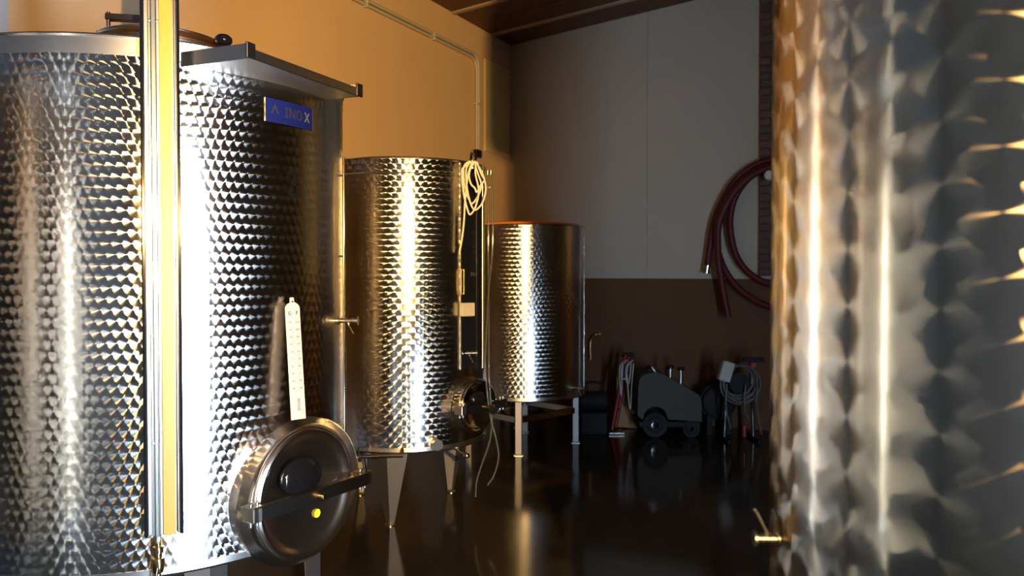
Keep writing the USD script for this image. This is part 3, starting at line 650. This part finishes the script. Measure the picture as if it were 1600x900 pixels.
# ---------------------------------------------------------------- red hose on its peg
wz = lambda px, py, off=.08: on_plane(px, py, C - D2 * off, D2)
rh = Thing('red_hose', 'thick dark red hose hung in a wide coil on the far wall', 'hose', wz(1210, 280))
main = [(1105, 418), (1109, 388), (1115, 350), (1130, 312), (1153, 278), (1182, 257), (1215, 249), (1280, 252), (1340, 290), (1362, 350), (1335, 410), (1280, 440), (1215, 446), (1176, 431), (1152, 403), (1142, 366),
        (1142, 332), (1153, 300), (1178, 272), (1215, 258), (1290, 262), (1350, 310), (1372, 370), (1345, 440), (1285, 476), (1212, 481), (1164, 459), (1135, 426), (1121, 388), (1121, 350), (1134, 315), (1160, 282), (1190, 262), (1220, 256)]
P = [wz(x, y, .10 + .028 * (i / len(main)) * 3) for i, (x, y) in enumerate(main)]
rh.part('hose', tube(smooth_path(P, 6), .031, 14), hose_red, smooth=60)
tail = [(1138, 496), (1132, 465), (1126, 430), (1122, 395), (1123, 352), (1136, 318), (1160, 286), (1190, 266), (1215, 259)]
P2 = [wz(x, y, .225) for x, y in tail]
rh.part('hose_tail', tube(smooth_path(P2, 6), .031, 14), hose_red, smooth=60)
dn = (P[0] - P[1]) / np.linalg.norm(P[0] - P[1]); sx = np.cross(dn, D2); sx /= np.linalg.norm(sx)
rh.part('coupling', framed(lathe([(0, -.02), (.036, -.02), (.036, .01), (.030, .012), (.030, .035), (.042, .036), (.042, .055), (.025, .055), (.025, .03), (0, .03)], 24), P[0], sx, np.cross(dn, sx), dn), polished, label='steel hose coupling')
pg = Thing('hose_peg', 'pale round wall peg holding the red hose', 'peg', wz(1209, 270, .0))
pg.part('peg', framed(lathe([(0, -.01), (.026, -.01), (.026, .20), (.045, .21), (.045, .235), (.03, .25), (0, .25)], 24), wz(1208, 278, .03), N2, -UP, -D2), plain('pale_peg', (.5, .45, .38), .5))

# bent pipe on the end wall
bpz = Thing('bent_pipe', 'short bent copper pipe stub on the brown wall beside the far tank', 'pipe', wz(925, 545, .0))
P = [wz(923, 562, .05), wz(922, 545, .06), wz(923, 532, .06), wz(927, 525, .06), wz(933, 522, .05), wz(936, 522, -.0)]
bpz.part('pipe', tube(smooth_path(P, 6), .009, 12), copper, smooth=60)
bpz.part('wall_flange', framed(lathe([(0, 0), (.024, 0), (.024, .006), (0, .006)], 20), wz(936, 522, .0), N2, -UP, -D2), copper)

# ---------------------------------------------------------------- things on the floor by the far wall
def fl(px, y):                                # floor point at depth y below the pixel column px
    return A((px - 800) / F * y, y, 0)
dep = 7.15; q = dep / F
# pump cart with grey cover
pc = Thing('pump_cart', 'wheeled pump with sloping grey cover on the floor by the far wall', 'pump', fl(1048, dep))
def pz(y): return 1.5 - (y - 423.4) * q
zq = lambda x, y: ((x - 1048) * q, pz(y))
arch = [(1025 + 19 * math.cos(a_), 655 - 19 * math.sin(a_)) for a_ in np.linspace(0, math.pi, 10)]
sil = [(997, 650), (998, 612), (999, 596), (1003, 589), (1010, 585), (1026, 582), (1037, 585), (1092, 617), (1097, 625), (1098, 660), (1046, 656)] + arch + [(1004, 656)]
body = prism([zq(x, y) for x, y in sil], .42, fl(1048, dep) + A(0, .42, 0), A(1, 0, 0), UP, A(0, -1, 0))
pc.part('cover', body, grey_cover, smooth=25)
pc.part('chassis', shifted(box(.55, .40, .05, (0, .21, .12), .006), fl(1048, dep)), black_matte, smooth=False)
for x in (1025, 1082):
    for yy in (.03, .39):
        r_ = .115 if x == 1025 else .08
        wq = fl(1048, dep) + A((x - 1048) * q, yy, r_)
        w_ = pc.part('wheel', framed(lathe([(0, -.02), (r_ * .5, -.022), (r_ * .6, -.014), (r_ * .72, -.02), (r_ * .95, -.022), (r_, -.012), (r_, .012), (r_ * .95, .022), (r_ * .72, .02), (r_ * .6, .014), (r_ * .5, .022), (0, .02)], 32), wq, A(1, 0, 0), UP, A(0, -1, 0)), black_matte)
        pc.part('hub', framed(lathe([(0, -.028), (r_ * .3, -.026), (r_ * .3, .026), (0, .028)], 20), wq, A(1, 0, 0), UP, A(0, -1, 0)), black_plastic, parent=w_)
for x, y in ((1021, 577), (1053, 577), (1070, 580)):
    b0 = fl(1048, dep) + A((x - 1048) * q, .15, pz(y + 24) if x > 1040 else pz(y + 12)); b1 = fl(1048, dep) + A((x - 1048) * q, .15, pz(y))
    vv = pc.part('valve_stem', rod(b0, b1, .012, 12), steel, smooth=50)
    pc.part('valve_knob', shifted(lathe([(0, .02), (.025, .018), (.036, .006), (.036, -.008), (.02, -.018), (0, -.018)], 20), b1), black_plastic, parent=vv, smooth=50)
pc.part('bright_pipe', rod(fl(1048, dep) + A((1018 - 1048) * q, .02, pz(573)), fl(1048, dep) + A((1025 - 1048) * q, .02, pz(582)), .014), polished, smooth=50)
# black drum motor to its right
mo = Thing('motor_drum', 'black round motor on the floor right of the grey pump', 'motor', fl(1127, 7.24))
c0 = fl(1127, 7.24)
mo.part('drum', framed(lathe([(0, -.16), (.12, -.16), (.15, -.14), (.155, -.10), (.155, .10), (.15, .14), (.12, .16), (0, .16)], 40), c0 + A(0, .18, .30), A(1, 0, 0), UP, A(0, -1, 0)), black_matte, smooth=40)
for k in range(7): mo.part('cooling_fin', framed(lathe([(.15, -.004), (.168, -.004), (.168, .004), (.15, .004)], 40, True), c0 + A(0, .09 + .03 * k, .30), A(1, 0, 0), UP, A(0, -1, 0)), black_matte)
for s_ in (-1, 1): mo.part('foot', shifted(box(.05, .28, .18, (s_ * .09, .18, .09), .005), c0), black_matte, smooth=False)
# small black pump at left
sp = Thing('small_pump', 'small black pump on the floor between the far tank and the wall', 'pump', fl(929, 7.3))
c0 = fl(929, 7.3)
sp.part('body', framed(lathe([(0, -.14), (.06, -.14), (.085, -.12), (.09, .10), (.07, .13), (0, .13)], 32), c0 + A(0, .1, .30), A(0, 1, 0), UP, A(1, 0, 0)), black_matte, smooth=40)
sp.part('base', shifted(box(.24, .2, .20, (0, .1, .10), .01), c0), black_matte, smooth=False)
sp.part('handle', tube(smooth_path([c0 + A(-.09, .1, .37), c0 + A(-.08, .1, .45), c0 + A(0, .1, .47), c0 + A(.08, .1, .45), c0 + A(.09, .1, .37)], 6), .012, 10), black_matte, smooth=60)
# hand truck with white cord
ht = Thing('hand_truck', 'leaning dark red hand truck frame left of the grey pump', 'hand truck', fl(975, 7.45))
h0, h1 = fl(957, 7.36), fl(978, 7.56); h0[2] = .03; h1[2] = pz(563)
for k in range(2):
    o_ = A(.05 * k, .13 * k, 0)
    ht.part('rail', rod(h0 + o_, h1 + o_, .016, 12), red_paint, smooth=50)
for f_ in (.25, .5, .75): ht.part('rung', rod(h0 + (h1 - h0) * f_, h0 + (h1 - h0) * f_ + A(.05, .13, 0), .010, 10), red_paint, smooth=50)
ht.part('grip', rod(h1 + A(-.03, .065, 0), h1 + A(.085, .065, .0), .02, 12), black_matte, smooth=50)
ht.part('toe_plate', shifted(box(.14, .2, .012, (.035, .03, .012)), h0 * A(1, 1, 0)), dark_steel, smooth=False)
cb = Thing('cardboard_sheet', 'brown cardboard sheet leaning behind the white cords', 'cardboard', fl(978, 7.62))
cb.part('sheet', bar(fl(980, 7.58) + UP * .01, fl(980, 7.80) + UP * .46, .20, .012, up=A(0, -1, 0)), cardboard, smooth=False)
wc = Thing('hanging_cord', 'white cords looped over the hand truck grip', 'cord', h1)
for k, (x0, x1, yb) in enumerate(((969, 972, 618), (972, 979, 592), (979, 984, 600), (981, 988, 640))):
    P = [at(x0 + 8, 563, 7.5 - .02 * k), at(x0, 572, 7.44 - .02 * k), at(x0 - 1, 590, 7.42), at((x0 + x1) / 2, yb, 7.42), at(x1, 590, 7.42), at(x1 + 2, 568, 7.5 - .02 * k)]
    wc.part('loop', tube(smooth_path(P, 6), .0065, 8), cord_dull, smooth=60)
# machine at right: cable reel stand with white box
cr = Thing('cable_reel', 'reel stand with looped dark cable near the right-hand tank', 'cable reel', fl(1160, 7.0))
c0 = fl(1160, 7.0); q7 = 7.0 / F
zz7 = lambda y: 1.5 - (y - 423.4) * q7
reel = A(c0[0] - .03, 6.96, zz7(598))
for r_, d_ in ((.16, 0), (.145, .02), (.17, .035), (.13, .045), (.155, .06)):
    cr.part('cable_loop', framed(ring(r_, .009, 0, 48, 8), reel + A(.012 * math.sin(r_ * 90), d_ - .03, -.02 * math.cos(r_ * 70)), A(1, 0, 0), UP, A(0, -1, 0)), plain(f'cable_{int(r_*1000)}', (.06, .065, .06), .45), smooth=60)
cr.part('drum', framed(lathe([(0, -.05), (.09, -.05), (.09, .05), (0, .05)], 32), reel + A(0, .05, 0), A(1, 0, 0), UP, A(0, -1, 0)), black_matte)
for s_ in (-1, 1):
    cr.part('post', rod(A(c0[0] + s_ * .13, 7.08, 0.0), A(c0[0] + s_ * .10, 7.08, zz7(565)), .016, 12), dark_steel, smooth=50)
    cr.part('foot', bar(A(c0[0] + s_ * .13, 6.9, .016), A(c0[0] + s_ * .13, 7.26, .016), .03, .03), black_matte, smooth=False)
cr.part('top_handle', bar(A(c0[0] + .02, 7.05, zz7(563)), A(c0[0] + .20, 7.05, zz7(563)), .04, .04), black_matte, smooth=False)
cr.part('red_switch', shifted(box(.06, .06, .06, (.10, 7.02 - c0[1], zz7(571)), .008), c0), red_paint, smooth=False)
for k, (xx, yb) in enumerate(((1136, 670), (1165, 655), (1184, 678))):
    P = [at(xx, 600, 6.92), at(xx - 2, 625, 6.90), at(xx, 645, 6.90), at(xx + 6, yb, 6.90)]
    cr.part('cable_end', tube(smooth_path(P, 6), .008, 8), mats['cable_160'], smooth=60)
cr.part('red_plug', rod(at(1163, 664, 6.88), at(1163, 682, 6.88), .02, 14), red_paint, smooth=50)
bo = at(1134, 580, 6.96); ca, sa_ = math.cos(-.28), math.sin(-.28)
bX, bY = A(ca, 0, sa_), A(-sa_, 0, ca)
bxp = cr.part('control_box', framed(box(.105, .175, .09, bevel=.008), bo, bX, bY, np.cross(bX, bY)), plain('grey_white_case', (.30, .28, .25), .5), smooth=False, label='tilted whitish control box')
cr.part('box_bracket', bar(bo + A(.02, .03, -.05), A(c0[0] - .115, 7.08, bo[2] - .1), .02, .02), dark_steel, smooth=False, parent=bxp)

# the work lamp whose bulb lights the room, behind the viewer
wlp = Thing('work_lamp', 'hooded work lamp on a pole behind the viewer', 'lamp', (LAMP[0], LAMP[1], 0))
ax = A(.0, 1, .05); ax /= np.linalg.norm(ax); hx = np.cross(ax, UP); hx /= np.linalg.norm(hx); hy = np.cross(ax, hx)
lb = A(LAMP[0], LAMP[1] - .16, 0)
wlp.part('base', shifted(lathe([(0, 0), (.18, 0), (.18, .015), (.03, .03), (0, .03)], 40), lb), black_matte)
wlp.part('pole', rod(lb + UP * .02, lb + UP * 1.9, .014), black_matte, smooth=50)
wlp.part('hood', framed(lathe([(0, -.10), (.05, -.10), (.11, -.05), (.112, .06), (.089, .152), (.085, .152), (.108, .06), (.106, -.048), (.05, -.094), (0, -.094)], 48), LAMP, hx, hy, ax), black_matte, smooth=50)
wlp.part('socket', framed(lathe([(0, -.085), (.026, -.085), (.026, -.045), (.02, -.04), (0, -.04)], 24), LAMP, hx, hy, ax), black_plastic)
